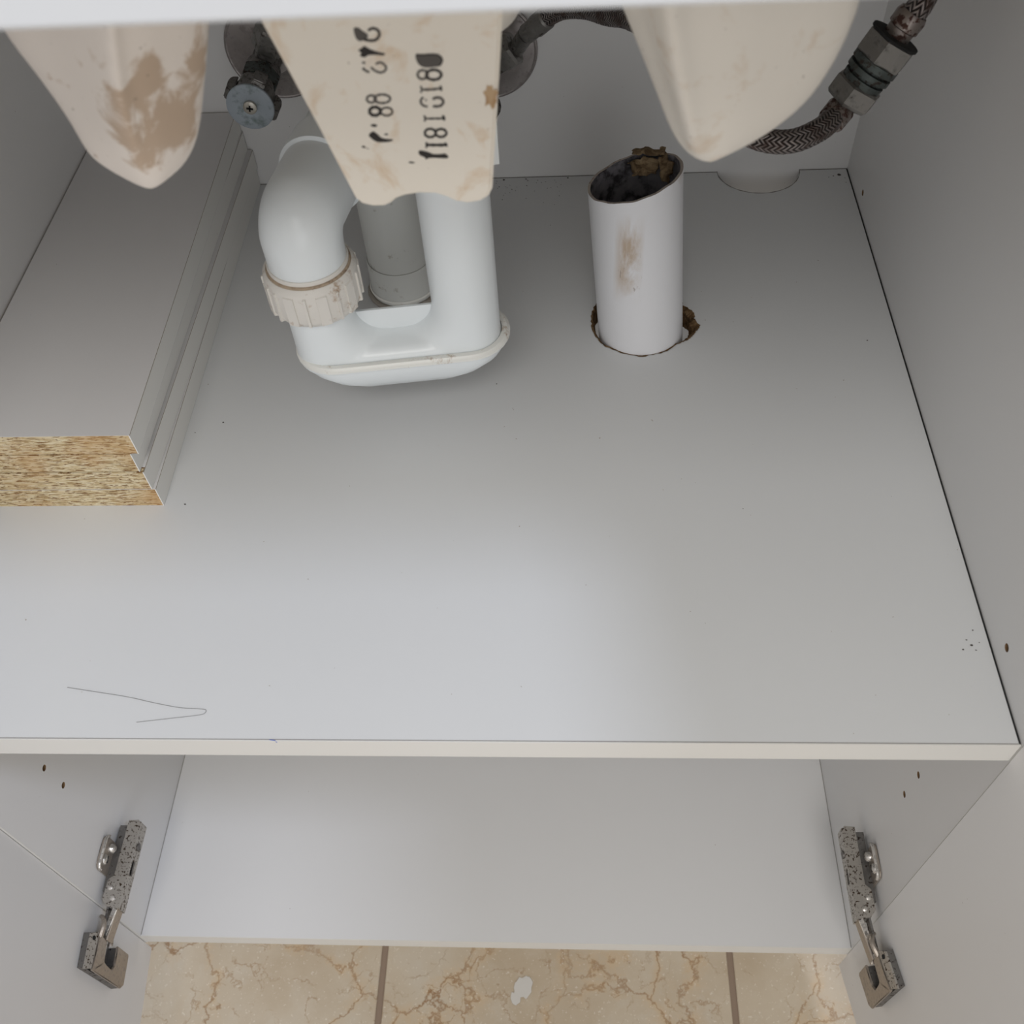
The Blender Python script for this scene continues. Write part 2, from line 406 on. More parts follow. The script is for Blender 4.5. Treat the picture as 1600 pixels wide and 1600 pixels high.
# left side panel with drilled shelf-pin holes
def side_panel(x_in, sgn, holes):
    x_out = x_in + sgn * T
    bm = bmesh.new()
    ys = [0, .25, D + .018] if len(holes) > 3 else [0, D + .018]
    zs = [-H - T, -.172, -.06, .47]
    for y0, y1 in zip(ys, ys[1:]):
        for z0, z1 in zip(zs, zs[1:]):
            inside = [(y, z) for y, z in holes if y0 < y < y1 and z0 < z < z1]
            slab(bm, [[(y0, z0), (y1, z0), (y1, z1), (y0, z1)]] + [hole_loop(y, z) for y, z in inside], x_in, x_in + sgn * .009, 'x', 0, 0, 1)
    slab(bm, [outer], x_in + sgn * .009, x_out, 'x', 0, 0)
    p = obj('side_panel', bm, ['laminate', 'hole'], cab)
    bm = bmesh.new(); box(bm, min(x_in, x_out), max(x_in, x_out), -.0006, 0, -H - T, .47)
    obj('edge_banding', bm, 'banding', p)
    for y, z in holes:
        bm = bmesh.new(); slab(bm, [hole_loop(y, z, .0023, .0023)], x_in + sgn * .004, x_in + sgn * .0085, 'x'); obj('hole_bottom', bm, 'hole', p)
    return p
sl = side_panel(-W, -1, [(.051, -.158), (.0516, -.190)])
sr = side_panel(0, 1, [(.0482, -.1515), (.0489, -.186), (.0473, .0156), (.4469, .0127)])
bp = boxo('back_panel', (-W, 0, D, D + .008, -H - T, .47), 'laminate', cab)
bt = boxo('bottom_panel', (-W, 0, .0006, D, -H - T, -H), 'laminate', cab)
boxo('edge_banding', (-W, 0, 0, .0006, -H - T, -H), 'banding', bt)
boxo('plinth', (-W - T, T, .05, .066, FZ, -H - T), 'laminate', cab)
# apron rail that hides the basin
boxo('front_rail', (-W - T, T, -.020, -.001, .3835, .47), 'apron', cab, .0012)

# shelf with notch at the back, ragged pipe hole and drain hole
NCX, NR, ND = -.0713, .0330, .0306
notch = [(NCX + NR * math.cos(a), D - ND * math.sin(a)) for a in [PI * k / 24 for k in range(25)]]   # right -> left
sh_out = [(-W, .0006), (-.0003, .0006), (-.0003, D - .0003)] + [(x, y) for x, y in notch] + [(-W, D - .0003)]
PB = Vector((-.1752, .3150, 0))
hp = [(925, 500), (929, 520), (944, 538), (975, 551), (1003, 556), (1036, 549), (1060, 536), (1075, 530), (1084, 522), (1091, 511), (1084, 500), (1081, 488), (1066, 478)]
hole = [at(u, v, z=0) for u, v in hp] + [Vector((-.150, .349, 0)), Vector((-.175, .353, 0)), Vector((-.198, .346, 0)), Vector((-.2075, .333, 0))]
hc = catmull([(p.x, p.y, 0) for p in hole], 6, True)
hole2 = []
for i, p in enumerate(hc):
    d = Vector((p.x - PB.x, p.y - PB.y)); k = 1 + rnd.uniform(-.014, .014)
    hole2.append((PB.x + d.x * k, PB.y + d.y * k))
DP = Vector((-.3470, .3615, 0))
dhole = circ(DP.x, DP.y, .0262, 40)
bm = bmesh.new(); slab(bm, [sh_out, hole2, dhole], -T, 0, 'z', 0, 0, 1)
shelf = obj('shelf', bm, ['shelf_top', 'torn'], cab)
boxo('edge_banding', (-W, -.0003, 0, .0006, -T, 0.0001), 'banding', shelf)
# thin dark glue line between banding and top, drawn as a real recessed seam
boxo('seam', (-W, -.0003, .0006, .0012, -.0002, .00006), NT('seam_line').set((.30, .29, .28), .8), shelf)
boxo('joint_gap', (-W + .0, NCX - NR, D - .0009, D - .0002, -.001, .00012), 'seamdark', shelf)
boxo('joint_gap', (NCX + NR, -.0005, D - .0009, D - .0002, -.001, .00012), 'seamdark', shelf)
boxo('joint_gap', (-W, -W + .0005, .001, D - .001, -H - .001, -H + .00012), 'seamline', bt)
boxo('joint_gap', (-.0005, 0, .001, D - .001, -H - .001, -H + .00012), 'seamline', bt)
boxo('joint_gap', (-.0011, -.0003, .001, D - .001, -.001, .00015), 'black', shelf)
# torn rim around the pipe hole: broken fibres
bm = bmesh.new(); n = len(hole2); lay = []
for lv_, z in enumerate((.0004, .0002, -.0030, -.0075, -.0150)):
    ring = []
    for i, (x, y) in enumerate(hole2):
        v = Vector((x - PB.x, y - PB.y)); a_ = math.atan2(v.y, v.x)
        wide = max(0, math.cos(a_ + .15)) ** 3 * .0036 + max(0, -math.cos(a_ - .1)) ** 5 * .0018
        off = (.0005 + rnd.random() * .0010, -.0002, -.0004 - wide * (.5 + .6 * rnd.random()), -.0003 - wide * (.4 + .7 * rnd.random()), -.0002 - wide * .5)[lv_]
        k = 1 + off / v.length
        ring.append(bm.verts.new((PB.x + v.x * k, PB.y + v.y * k, z + rnd.uniform(-.0008, .0006) * (lv_ > 1) - (.0001 if lv_ == 0 else 0) + wide * .12 * rnd.random())))
    lay.append(ring)
for a, b in zip(lay, lay[1:]):
    for i in range(n): bm.faces.new([a[i], a[(i + 1) % n], b[(i + 1) % n], b[i]])
obj('torn_rim', bm, 'torn', shelf)
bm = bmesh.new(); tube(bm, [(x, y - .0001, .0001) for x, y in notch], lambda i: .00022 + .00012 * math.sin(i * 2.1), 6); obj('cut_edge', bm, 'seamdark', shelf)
# pen mark on the front edge
bm = bmesh.new(); p = at(430, 1158, z=0)
tube(bm, [(p.x - .003, .0007, .0001), (p.x, .0003, .00015), (p.x + .0006, -.0001, -.0012)], .00025, 6); obj('pen_mark', bm, 'pen', shelf)

# doors
def door(px, py, ang, sgn, w=.303):
    """hinge edge at (px,py); inner face looks towards the cabinet axis. sgn -1 left, +1 right"""
    d = Vector((-sgn * 0 + math.sin(ang), -math.cos(ang), 0)); nrm = Vector((d.y, -d.x, 0)) * (1 if sgn > 0 else -1)
    # outward normal must point away from the cabinet opening
    if nrm.x * sgn < 0: nrm = -nrm
    P0 = Vector((px, py, 0)); t = .018
    pts = [P0, P0 + d * w, P0 + d * w + nrm * t, P0 + nrm * t]
    return [(p.x, p.y) for p in pts], d, nrm
doors = []
for (px, py, ang, sgn, zb) in ((-.5926, -.0008, math.radians(5.3), -1, -.4225), (-.0004, -.0008, math.radians(8.3), 1, -.4380)):
    pts, d, nrm = door(px, py, ang, sgn)
    bm = bmesh.new(); slab(bm, [pts], zb, .378); bmesh.ops.recalc_face_normals(bm, faces=bm.faces[:])
    bmesh.ops.bevel(bm, geom=[e for e in bm.edges], offset=.0005, segments=1, affect='EDGES')
    dd = obj('door', bm, 'laminate', cab); doors.append((dd, Vector((px, py, 0)), d, nrm))

# hinges : built once in local space (mirrored for the other side)
def hinge(xw, s, zc, dpos, ddir, dn, rust, dz=0):
    """xw wall plane, s=+1 when the interior is at +x ; zc arm centre height"""
    h = bpy.data.objects.new('hinge', None); COL.objects.link(h); h.parent = cab
    h.matrix_parent_inverse = Matrix.Translation(cab.location).inverted(); h.location = (xw, .03, zc); h.empty_display_size = .01
    h['label'] = rust
    def X(a): return xw + s * a
    def part(nm, bm, m, smooth=False, angle=35):
        o = obj(nm, bm, m); o.parent = h; o.matrix_parent_inverse = Matrix.Translation(h.location).inverted()
        if smooth: shade(o.data, angle)
        return o
    # mounting plate with two rounded wings
    bm = bmesh.new()
    wing = []
    for sy, sz in ((1, 1), (-1, 1), (-1, -1), (1, -1)):
        for k in range(5):
            a = {(1, 1): 0, (-1, 1): PI / 2, (-1, -1): PI, (1, -1): 3 * PI / 2}[(sy, sz)] + k * PI / 8
            wing.append((.0325 + sy * .0085 + .0045 * math.cos(a), zc + sz * .0205 + .0045 * math.sin(a)))
    slab(bm, [wing], X(.0002), X(.0022), 'x')
    bmesh.ops.bevel(bm, geom=bm.edges[:], offset=.0005, segments=2, affect='EDGES'); part('mounting_plate', bm, 'hinge_plain')
    # raised rim round the upper wing
    bm = bmesh.new()
    rim = [(X(.0030), y, z) for y, z in wing if z > zc + .004]
    tube(bm, rim, .0012, 8); part('wing_rim', bm, 'bright', True)
    for zz in (zc + .0165, zc - .018):
        bm = bmesh.new(); lathe(bm, [(.0040, .0016), (.0039, .0030), (.0028, .0042), (.001, .0046)], 20, (xw, .0285, zz), (s, 0, 0)); part('screw', bm, 'bright', True, 60)
        bm = bmesh.new(); box(bm, min(X(.0040), X(.0048)), max(X(.0040), X(.0048)), .0258, .0312, zz - .0004, zz + .0004); part('screw_slot', bm, 'black')
    bm = bmesh.new(); lathe(bm, [(.0036, .002), (.0036, .0055), (.002, .0066)], 18, (xw, .0385, zc + .0125), (s, 0, 0)); part('adjusting_screw', bm, 'bright', True, 60)
    # arm : inverted channel, back end clipped, front end widened
    bm = bmesh.new()
    hz = .0068
    prof = [(.0624, .0175), (.0640, .0165), (.0635, .0085), (.020, .0085), (.0165, .0048), (.002, .0040), (-.0035, .0085), (-.0050, .0175)]
    slab(bm, [[(X(b), a) for a, b in prof]], zc + hz - .0012, zc + hz, 'z')
    slab(bm, [[(X(b), a) for a, b in prof]], zc - hz, zc - hz + .0012, 'z')
    face = [(-.0050, zc - hz), (.0624, zc - hz), (.0624, zc + hz), (-.0050, zc + hz)]
    slot = [(.0215, zc - .0022), (.0330, zc - .0022), (.0330, zc + .0036), (.0215, zc + .0036)]
    slab(bm, [face, slot], X(.0175), X(.0188), 'x')
    bmesh.ops.remove_doubles(bm, verts=bm.verts[:], dist=.00001)
    part('arm', bm, 'hinge')
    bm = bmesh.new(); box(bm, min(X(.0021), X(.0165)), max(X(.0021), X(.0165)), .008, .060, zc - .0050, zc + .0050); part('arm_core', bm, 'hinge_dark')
    for (yy, xx) in ((.0025, .0120), (.0105, .0080)):
        bm = bmesh.new(); lathe(bm, [(.0021, 0), (.0021, .0006), (.0014, .0010)], 16, (X(xx), yy, zc + hz), (0, 0, 1)); part('rivet', bm, 'bright', True, 50)
    bm = bmesh.new(); lathe(bm, [(.0030, 0), (.0030, .0010), (.0010, .0014)], 16, (X(.0188), .044, zc), (s, 0, 0)); part('height_screw', bm, 'hinge_dark', True, 50)
    # cup block on the door, in door coordinates: along d (away from cabinet), z, and inward -dn
    inn = -dn
    def DQ(a, b, z): return dpos + ddir * a + inn * b + Vector((0, 0, z))
    def dbox(bm, a0, a1, b0, b1, z0, z1):
        v = [bm.verts.new(DQ(a, b, z)) for z in (z0, z1) for b in (b0, b1) for a in (a0, a1)]
        for q in ((0, 2, 3, 1), (4, 5, 7, 6), (0, 1, 5, 4), (2, 6, 7, 3), (0, 4, 6, 2), (1, 3, 7, 5)): bm.faces.new([v[i] for i in q])
    zk = zc; zc = zc + dz; zt = zc + .0155; zb_ = zc - .0530; A0, A1, HB = .0235, .0500, .0095
    # u-shaped cover: polygon in (a,z) extruded over thickness
    def poly(bm, pts, b0, b1, hs=None):
        lp = [pts] + (hs or []); flat = [p for L in lp for p in L]
        tr = geometry.tessellate_polygon([[Vector((p[0], p[1], 0)) for p in L] for L in lp])
        A = [bm.verts.new(DQ(p[0], b0, p[1])) for p in flat]; Bq = [bm.verts.new(DQ(p[0], b1, p[1])) for p in flat]
        for t_ in tr: bm.faces.new([A[i] for i in t_]); bm.faces.new([Bq[i] for i in reversed(t_)])
        k = 0
        for L in lp:
            for i in range(len(L)):
                j = (i + 1) % len(L); bm.faces.new([A[k + i], A[k + j], Bq[k + j], Bq[k + i]])
            k += len(L)
    cover = [(A0, zt - .0085), (A1, zt - .006), (A1 + .0004, zb_ + .005), (A1 - .003, zb_), (A0 + .0005, zb_ - .001), (A0, zc - .0300),
             (A0 + .014, zc - .0300), (A0 + .0185, zc - .0255), (A0 + .0170, zc - .0095), (A0 + .002, zc - .0075)]
    bm = bmesh.new(); poly(bm, cover, HB - .002, HB)
    bmesh.ops.bevel(bm, geom=bm.edges[:], offset=.0005, segments=2, affect='EDGES'); part('cup_cover', bm, 'hinge_plain')
    # upper screw wing, sloping down to the door
    bm = bmesh.new()
    q = [(A0 - .001, HB - .0008, zt - .008), (A1 - .001, HB - .0008, zt - .0055), (A1 + .0005, HB - .0030, zt + .0012), (A0 + .002, HB - .0030, zt)]
    v = [bm.verts.new(DQ(*p)) for p in q] + [bm.verts.new(DQ(p[0], p[1] - .0014, p[2])) for p in q]
    for f in ((0, 1, 2, 3), (7, 6, 5, 4), (0, 4, 5, 1), (1, 5, 6, 2), (2, 6, 7, 3), (3, 7, 4, 0)): bm.faces.new([v[i] for i in f])
    part('screw_wing', bm, 'hinge')
    bm = bmesh.new(); c0 = DQ(A0 + .0045, HB - .0026, zt - .0035)
    lathe(bm, [(.0016, 0), (.0016, .0010)], 16, c0, inn + Vector((0, 0, .3))); part('wing_hole', bm, 'black')
    # block body below the cover and its dark seam on the door
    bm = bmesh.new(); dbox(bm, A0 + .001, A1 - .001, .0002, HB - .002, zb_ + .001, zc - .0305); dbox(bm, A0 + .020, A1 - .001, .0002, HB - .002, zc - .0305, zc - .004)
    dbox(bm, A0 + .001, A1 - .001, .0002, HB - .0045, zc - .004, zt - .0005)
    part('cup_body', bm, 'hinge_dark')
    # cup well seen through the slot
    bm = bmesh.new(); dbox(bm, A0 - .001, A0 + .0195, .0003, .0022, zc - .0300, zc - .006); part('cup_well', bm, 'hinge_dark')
    bm = bmesh.new(); tube(bm, [DQ(A0 + .002, .0042, zc - .0180), DQ(A0 + .010, .0046, zc - .0170), DQ(A0 + .017, .0040, zc - .0180)], .0013, 8); part('spring', bm, 'bright', True)
    # links from arm to cup
    def link(p, q, hw, th, mat, nm, mid=None):
        p, q = Vector(p), Vector(q); d_ = (q - p).normalized(); side = d_.cross(Vector((0, 0, 1))).normalized()
        bm = bmesh.new(); st = [p] + ([Vector(mid)] if mid is not None else []) + [q]; rings = []
        for k in st: rings.append([k + side * a * th / 2 + Vector((0, 0, b * hw)) for a, b in ((-1, -1), (1, -1), (1, 1), (-1, 1))])
        loft(bm, rings); bmesh.ops.recalc_face_normals(bm, faces=bm.faces[:]); bmesh.ops.bevel(bm, geom=bm.edges[:], offset=.0004, segments=1, affect='EDGES'); return part(nm, bm, mat)
    link((X(.0170), -.0035, zk), DQ(A0 + .002, HB + .0002, zc - .010), .0056, .0016, 'hinge_plain', 'link')
    link((X(.0160), -.0050, zk + .0062), DQ(A0 - .002, HB - .002, zc - .005), .0007, .0042, 'bright', 'link_edge')
    link((X(.0090), -.0030, zk), DQ(A0 + .004, .0040, zc - .014), .0048, .0016, 'hinge_dark', 'link')
    ml = [DQ(A0 + .0020, HB - .001, zc + .0045), DQ(A0 - .006, HB + .001, zc + .0060), DQ(A0 - .0115, HB - .001, zc + .0045), DQ(A0 - .014, HB - .004, zc + .002)]
    bm = bmesh.new(); tube(bm, catmull(ml, 4), lambda i: .0024 - .00008 * i, 8); part('pivot_ear', bm, 'hinge_plain', True)
    bm = bmesh.new(); tube(bm, [DQ(A0 + .001, .0055, zc - .0245), DQ(A0 - .010, .0065, zc - .020), DQ(A0 - .016, .0085, zc - .010)], .0020, 8); part('pivot_ear', bm, 'hinge_plain', True)
    return h
hinge(-W, 1, -.2975, doors[0][1], doors[0][2], doors[0][3], 'rust-spotted nickel hinge on the left side of the cabinet')
hinge(0, -1, -.2945, doors[1][1], doors[1][2], doors[1][3], 'rust-spotted nickel hinge on the right side of the cabinet', -.009)

# ---------------------------------------------------------------- stack of boards
bx = [(-.4795, -.4815, 0), (-.4813, -.4800, 1), (-.4832, -.4838, 2), (-.4781, -.4846, 3)]
names = ['white chipboard offcut at the bottom of the stack on the shelf', 'white chipboard offcut resting directly on the bottom board of the stack',
         'white chipboard offcut set back just under the top board of the stack', 'topmost white chipboard offcut of the stack beside the left cabinet wall']
TH = .0164
for (xf, xb, k), lab in zip(bx, names):
    z0 = k * TH + .0001; z1 = z0 + TH; yl = .1575 + (.0002, 0, .0003, .0001)[k]; xl = (-.5856, -.5890, -.5895, -.5898)[k]
    ins1, ins0 = (-.0001 if k in (0, 3) else .004), (-.0001 if k == 0 else .004)
    g1, g0 = (.0002 if k in (0, 3) else .0005), (.0002 if k == 0 else .0005)
    q = [(xl, yl), (xf, yl), (xb, D - .0015), (xl, D - .0015)]
    bm = bmesh.new(); slab(bm, [[(q[0][0] + .0002, q[0][1]), (q[1][0] - .0006, q[1][1]), (q[2][0] - .0006, q[2][1]), (q[3][0] + .0002, q[3][1])]], z0 + g0, z1 - g1)
    b = obj('board', bm, 'chip'); tag(b, lab, 'board', 'white chipboard offcuts stacked on the shelf')
    bm = bmesh.new(); slab(bm, [[(q[0][0], yl + ins1), (q[1][0], yl + ins1)] + q[2:]], z1 - .0002, z1); obj('laminate', bm, 'board_face', b)
    bm = bmesh.new(); slab(bm, [[(q[0][0], yl + ins0), (q[1][0], yl + ins0)] + q[2:]], z0, z0 + .0002); obj('laminate', bm, 'board_face', b)
    bm = bmesh.new(); slab(bm, [[(q[1][0] - .0006, yl), (q[1][0] + .00006, yl), (q[2][0] + .00006, q[2][1]), (q[2][0] - .0006, q[2][1])]], z1 - .0006, z1 - .00015); obj('glue_line', bm, 'glue', b)
    bm = bmesh.new(); slab(bm, [[(q[1][0] - .0006, yl - .0001), (q[1][0], yl - .0001), q[2], (q[2][0] - .0006, q[2][1])]], z0 + .0002, z1 - .0002); obj('edge_banding', bm, 'board_edge', b)

# ---------------------------------------------------------------- cut waste pipe
zt_ = {0: .1275, 1: .1085}
ctop = at(992, 277, z=.118)
ax = (ctop - PB); axn = ax.normalized()
pipe = thing('waste_pipe', 'thick white cut-off plastic pipe standing up through a ragged hole in the shelf', 'pipe', (PB.x, PB.y, -H))
RP = .0294; n = 64
q = Vector((0, 0, 1)).rotation_difference(axn)
def topz(a): # slanted saw cut: low on the left/front, high right/back
    return .1185 + .0062 * math.cos(a + .45) + .00025 * math.sin(5 * a) + .00025 * math.sin(13 * a + 1)
bm = bmesh.new(); O = []; I = []
hz = [-H - 0, -.02, .03, .06, .09, None]
ro, ri = [], []
zb2 = PB - axn * (H / axn.z)
for hh in hz:
    o_, i_ = [], []
    for k in range(n):
        a = 2 * PI * k / n; zz = hh if hh is not None else topz(a)
        c = PB + axn * zz
        o_.append(bm.verts.new(c + q @ Vector((RP * math.cos(a), RP * math.sin(a), 0))))
        i_.append(bm.verts.new(c + q @ Vector(((RP - .0017) * math.cos(a), (RP - .0017) * math.sin(a), 0))))
    ro.append(o_); ri.append(i_)
for k in range(len(hz) - 1):
    for i in range(n):
        j = (i + 1) % n
        bm.faces.new([ro[k][i], ro[k][j], ro[k + 1][j], ro[k + 1][i]]).material_index = 0
        bm.faces.new([ri[k][j], ri[k][i], ri[k + 1][i], ri[k + 1][j]]).material_index = 1
for i in range(n):
    j = (i + 1) % n; bm.faces.new([ro[-1][i], ro[-1][j], ri[-1][j], ri[-1][i]]).material_index = 2
for v in bm.verts: v.co -= PB
ob = obj('pipe_wall', bm, ['pvc', 'pvc_in', 'pvc_rim'], None, True, 50); ob.parent = pipe; ob.matrix_parent_inverse = Matrix.Translation(pipe.location).inverted(); ob.location = PB

# brown scrap stuffed in the mouth of the pipe
scrap = thing('crumpled_scrap', 'crumpled brown dry scrap tucked over the rim of the cut white pipe', 'scrap', (-.172, .335, .105))
def sheet(name, ctrl, n1=14, n2=8, amp=.0012, seed=0):
    """ctrl: 4 rows of 4? bilinear sheet from rows of points, crumpled"""
    rows = [catmull(r, 5) for r in ctrl]; m = len(rows[0])
    cols = [catmull([rows[i][j] for i in range(len(rows))], 5) for j in range(m)]
    bm = bmesh.new(); V = []
    for j, c in enumerate(cols):
        V.append([bm.verts.new(p + Vector([noise.noise(p * 260 + Vector((seed + 9 * k, 0, 0))) for k in range(3)]) * amp * 2.4) for p in c])
    for a, b in zip(V, V[1:]):
        for i in range(len(a) - 1): bm.faces.new([a[i], a[i + 1], b[i + 1], b[i]])
    o = obj(name, bm, 'paper', None, True); o.parent = scrap; o.matrix_parent_inverse = Matrix.Translation(scrap.location).inverted()
    md = o.modifiers.new('t', 'SOLIDIFY'); md.thickness = .0005
    return o
def pz(u, v, y): return at(u, v, y=y)
sheet('fold', [[pz(984, 250, .338), pz(1003, 247, .338), pz(1030, 250, .336)], [pz(986, 262, .334), pz(1005, 262, .331), pz(1028, 265, .330)], [pz(990, 276, .330), pz(1008, 274, .326), pz(1024, 273, .325)]], seed=1)
sheet('fold', [[pz(990, 236, .347), pz(1010, 237, .349), pz(1035, 238, .345)], [pz(988, 234, .345), pz(1008, 229, .345), pz(1036, 234, .341)], [pz(990, 243, .338), pz(1010, 243, .337), pz(1032, 244, .334)]], seed=4)
sheet('fold', [[pz(1033, 236, .338), pz(1040, 240, .336), pz(1049, 248, .332)], [pz(1030, 252, .331), pz(1038, 254, .328), pz(1051, 258, .327)], [pz(1030, 268, .325), pz(1038, 270, .323), pz(1049, 270, .324)], [pz(1036, 283, .322), pz(1039, 284, .321), pz(1042, 284, .321)]], seed=8)
sheet('twist', [[pz(1033, 228, .345), pz(1037, 227, .345), pz(1040, 229, .344)], [pz(1032, 236, .342), pz(1036, 237, .340), pz(1040, 236, .341)], [pz(1030, 243, .338), pz(1035, 243, .335), pz(1042, 244, .336)]], amp=.0008, seed=12)

# ---------------------------------------------------------------- grey drain pipe through the shelf
dr = thing('drain_pipe', 'grey vertical drain pipe rising through the shelf behind the white trap', 'pipe', (DP.x, DP.y, -H))
def po(name, bm, m, par, smooth=True, angle=40):
    o = obj(name, bm, m, None, smooth, angle); o.parent = par; o.matrix_parent_inverse = Matrix.Translation(par.location).inverted(); return o
bm = bmesh.new(); lathe(bm, [(.0228, -H), (.0228, .118)], 48, DP); po('pipe', bm, 'grey_pipe', dr)
bm = bmesh.new(); lathe(bm, [(.0229, .030), (.0236, .0305), (.0240, .0285), (.0240, -.010), (.0229, -.010)], 48, DP); po('socket', bm, 'grey_pipe', dr)
bm = bmesh.new(); prof = [(.0251 + .0022 * math.cos(a), .0012 + .0020 * math.sin(a)) for a in [2 * PI * k / 10 for k in range(10)]]
lathe(bm, prof, 56, DP, close=True, ripple=lambda i, n: 1 + .006 * math.sin(i * 2.3)); po('gasket_ring', bm, 'gasket', dr)
bm = bmesh.new(); prof = [(.0245, .0042), (.0252, .0062), (.0243, .0072), (.0238, .0060)]
lathe(bm, prof, 48, DP, close=True); po('seal_lip', bm, 'trap_rim', dr)

# ---------------------------------------------------------------- the trap
Lg = Vector((-.3697, .2240, 0)); 
Rg = at(730, 500, z=.080); Rg.z = 0
trap = thing('sink_trap', 'glossy white plastic u-shaped sink trap hanging above the shelf', 'pipe', (Lg.x, Lg.y, .02))
e = (Rg - Lg); span = e.length; en = e.normalized(); pe = Vector((-en.y, en.x, 0))
ZU = .0610; rb = .037
path = [Lg + Vector((0, 0, z)) for z in (.125, .112, ZU + rb)]
for k in range(1, 9):
    a = PI / 2 * k / 8; path.append(Lg + en * (rb * (1 - math.cos(a))) + Vector((0, 0, ZU + rb - rb * math.sin(a))))
path.append((Lg + Rg) / 2 + Vector((0, 0, ZU)))
for k in range(0, 9):
    a = PI / 2 * k / 8; path.append(Rg - en * (rb * (1 - math.sin(a))) + Vector((0, 0, ZU + rb - rb * math.cos(a))))
path += [Rg + Vector((0, 0, z)) for z in (.12, .16, .20, .262)]
bm = bmesh.new(); tube(bm, path, .0197, 40)
tube(bm, [Lg + Vector((0, 0, .064)), Lg + Vector((0, 0, .12))], .0197, 40); tube(bm, [Rg + Vector((0, 0, .064)), Rg + Vector((0, 0, .12))], .0197, 40)
def stadium(r, z, ext=0, n=14, c=None):
    out = []
    A_, B_ = Lg - en * (ext - .005), Rg + en * ext
    for k in range(n + 1):
        a = -PI / 2 + PI * k / n; out.append(B_ + en * (r * math.cos(a)) + pe * (r * math.sin(a)) + Vector((0, 0, z)))
    for k in range(n + 1):
        a = PI / 2 + PI * k / n; out.append(A_ + en * (r * math.cos(a)) + pe * (r * math.sin(a)) + Vector((0, 0, z)))
    return out
loft(bm, [stadium(.0206, .0600), stadium(.0206, .0715), stadium(.0188, .0755), stadium(.0150, .0785), stadium(.0080, .0800)])
body = po('trap_body', bm, 'trap', trap, False); remesh(body, .0013, 8)
# lower bowl
bm = bmesh.new()
FL = .0112
loft(bm, [stadium(.0228, .0590 + FL), stadium(.0227, .0555 + FL), stadium(.0217, .0610, -.002), stadium(.0195, .0545, -.008), stadium(.0160, .0490, -.017), stadium(.0105, .0455, -.028), stadium(.0030, .0445, -.038)])
po('bowl', bm, 'trap', trap)
bm = bmesh.new()
prof = [(.0208, .0585), (.0240, .0582), (.0254, .0592), (.0254, .0606), (.0242, .0614), (.0236, .0622), (.0222, .0624), (.0205, .0620)]
rings = [stadium(r, z + FL) for r, z in prof]; rings.append(rings[0]); loft(bm, rings, False); po('flange', bm, 'trap_rim', trap, True, 30)
# web between the legs
bm = bmesh.new(); c = (Lg + Rg) / 2; hwd = span / 2 - .0192
pts = [(-hwd, .0955)] + [(hwd, .0955)] + [(hwd * math.cos(PI * k / 12), .0955 - .020 * math.sin(PI * k / 12)) for k in range(1, 12)]
A_ = [bm.verts.new(c + en * a + pe * -.0008 + Vector((0, 0, b))) for a, b in pts]; B_ = [bm.verts.new(c + en * a + pe * .0008 + Vector((0, 0, b))) for a, b in pts]
bm.faces.new(A_); bm.faces.new(B_[::-1])
for i in range(len(pts)): bm.faces.new([A_[i], A_[(i + 1) % len(pts)], B_[(i + 1) % len(pts)], B_[i]])
po('web', bm, 'trap', trap, False)
# collar nut on the left leg
NZ = .1055
def ribbed_nut(cx, cy, z0, h, r, ribs, mat, nm='nut'):
    bm = bmesh.new(); n = 120
    def rip(i, n):
        ph = (i * ribs / n) % 1
        return 1.0
    lathe(bm, [(r - .0062, h), (r - .0022, h), (r - .0004, h - .0018), (r, h - .004), (r, .006), (r - .002, .002), (r - .006, 0), (r - .0085, 0)], n, (cx, cy, z0), close=True)
    o = po(nm, bm, mat, trap, True, 40)
    for k in range(ribs):
        a = 2 * PI * k / ribs + .2; cth, sth = math.cos(a), math.sin(a)
        bm = bmesh.new(); t = .0007 if k % 2 else .0030; dr_ = .0011 if k % 2 else .0007
        v = []
        for zz, rr in ((z0 + .003, r - .002), (z0 + .004, r + dr_), (z0 + h - .0045, r + dr_), (z0 + h - .003, r - .002)):
            for tt in (-t, t): v.append(bm.verts.new((cx + rr * cth - tt * sth, cy + rr * sth + tt * cth, zz)))
        bm.faces.new([v[0], v[1], v[3], v[2]]); bm.faces.new([v[2], v[3], v[5], v[4]]); bm.faces.new([v[4], v[5], v[7], v[6]])
        bm.faces.new([v[0], v[2], v[4], v[6]]); bm.faces.new([v[7], v[5], v[3], v[1]]); bm.faces.new([v[0], v[6], v[7], v[1]])
        rb_ = obj('rib', bm, mat); rb_.parent = o
    return o
nut = ribbed_nut(Lg.x, Lg.y, NZ, .0275, .0264, 18, 'nut', 'collar_nut'); nut['label'] = 'ribbed off-white nut with brown dirt'
bm = bmesh.new(); prof = [(.0228 + .0012 * math.cos(a), NZ + .0272 + .0016 * math.sin(a)) for a in [2 * PI * k / 8 for k in range(8)]]
lathe(bm, prof, 56, (Lg.x, Lg.y, 0), close=True); po('seal_ring', bm, 'seal', trap)
bm = bmesh.new(); prof = [(.0219, NZ + .024), (.0229, NZ + .0300), (.0224, NZ + .0312), (.0210, NZ + .0312), (.0205, NZ + .024)]
lathe(bm, prof, 56, (Lg.x, Lg.y, 0), close=True); po('washer', bm, 'nut', trap)
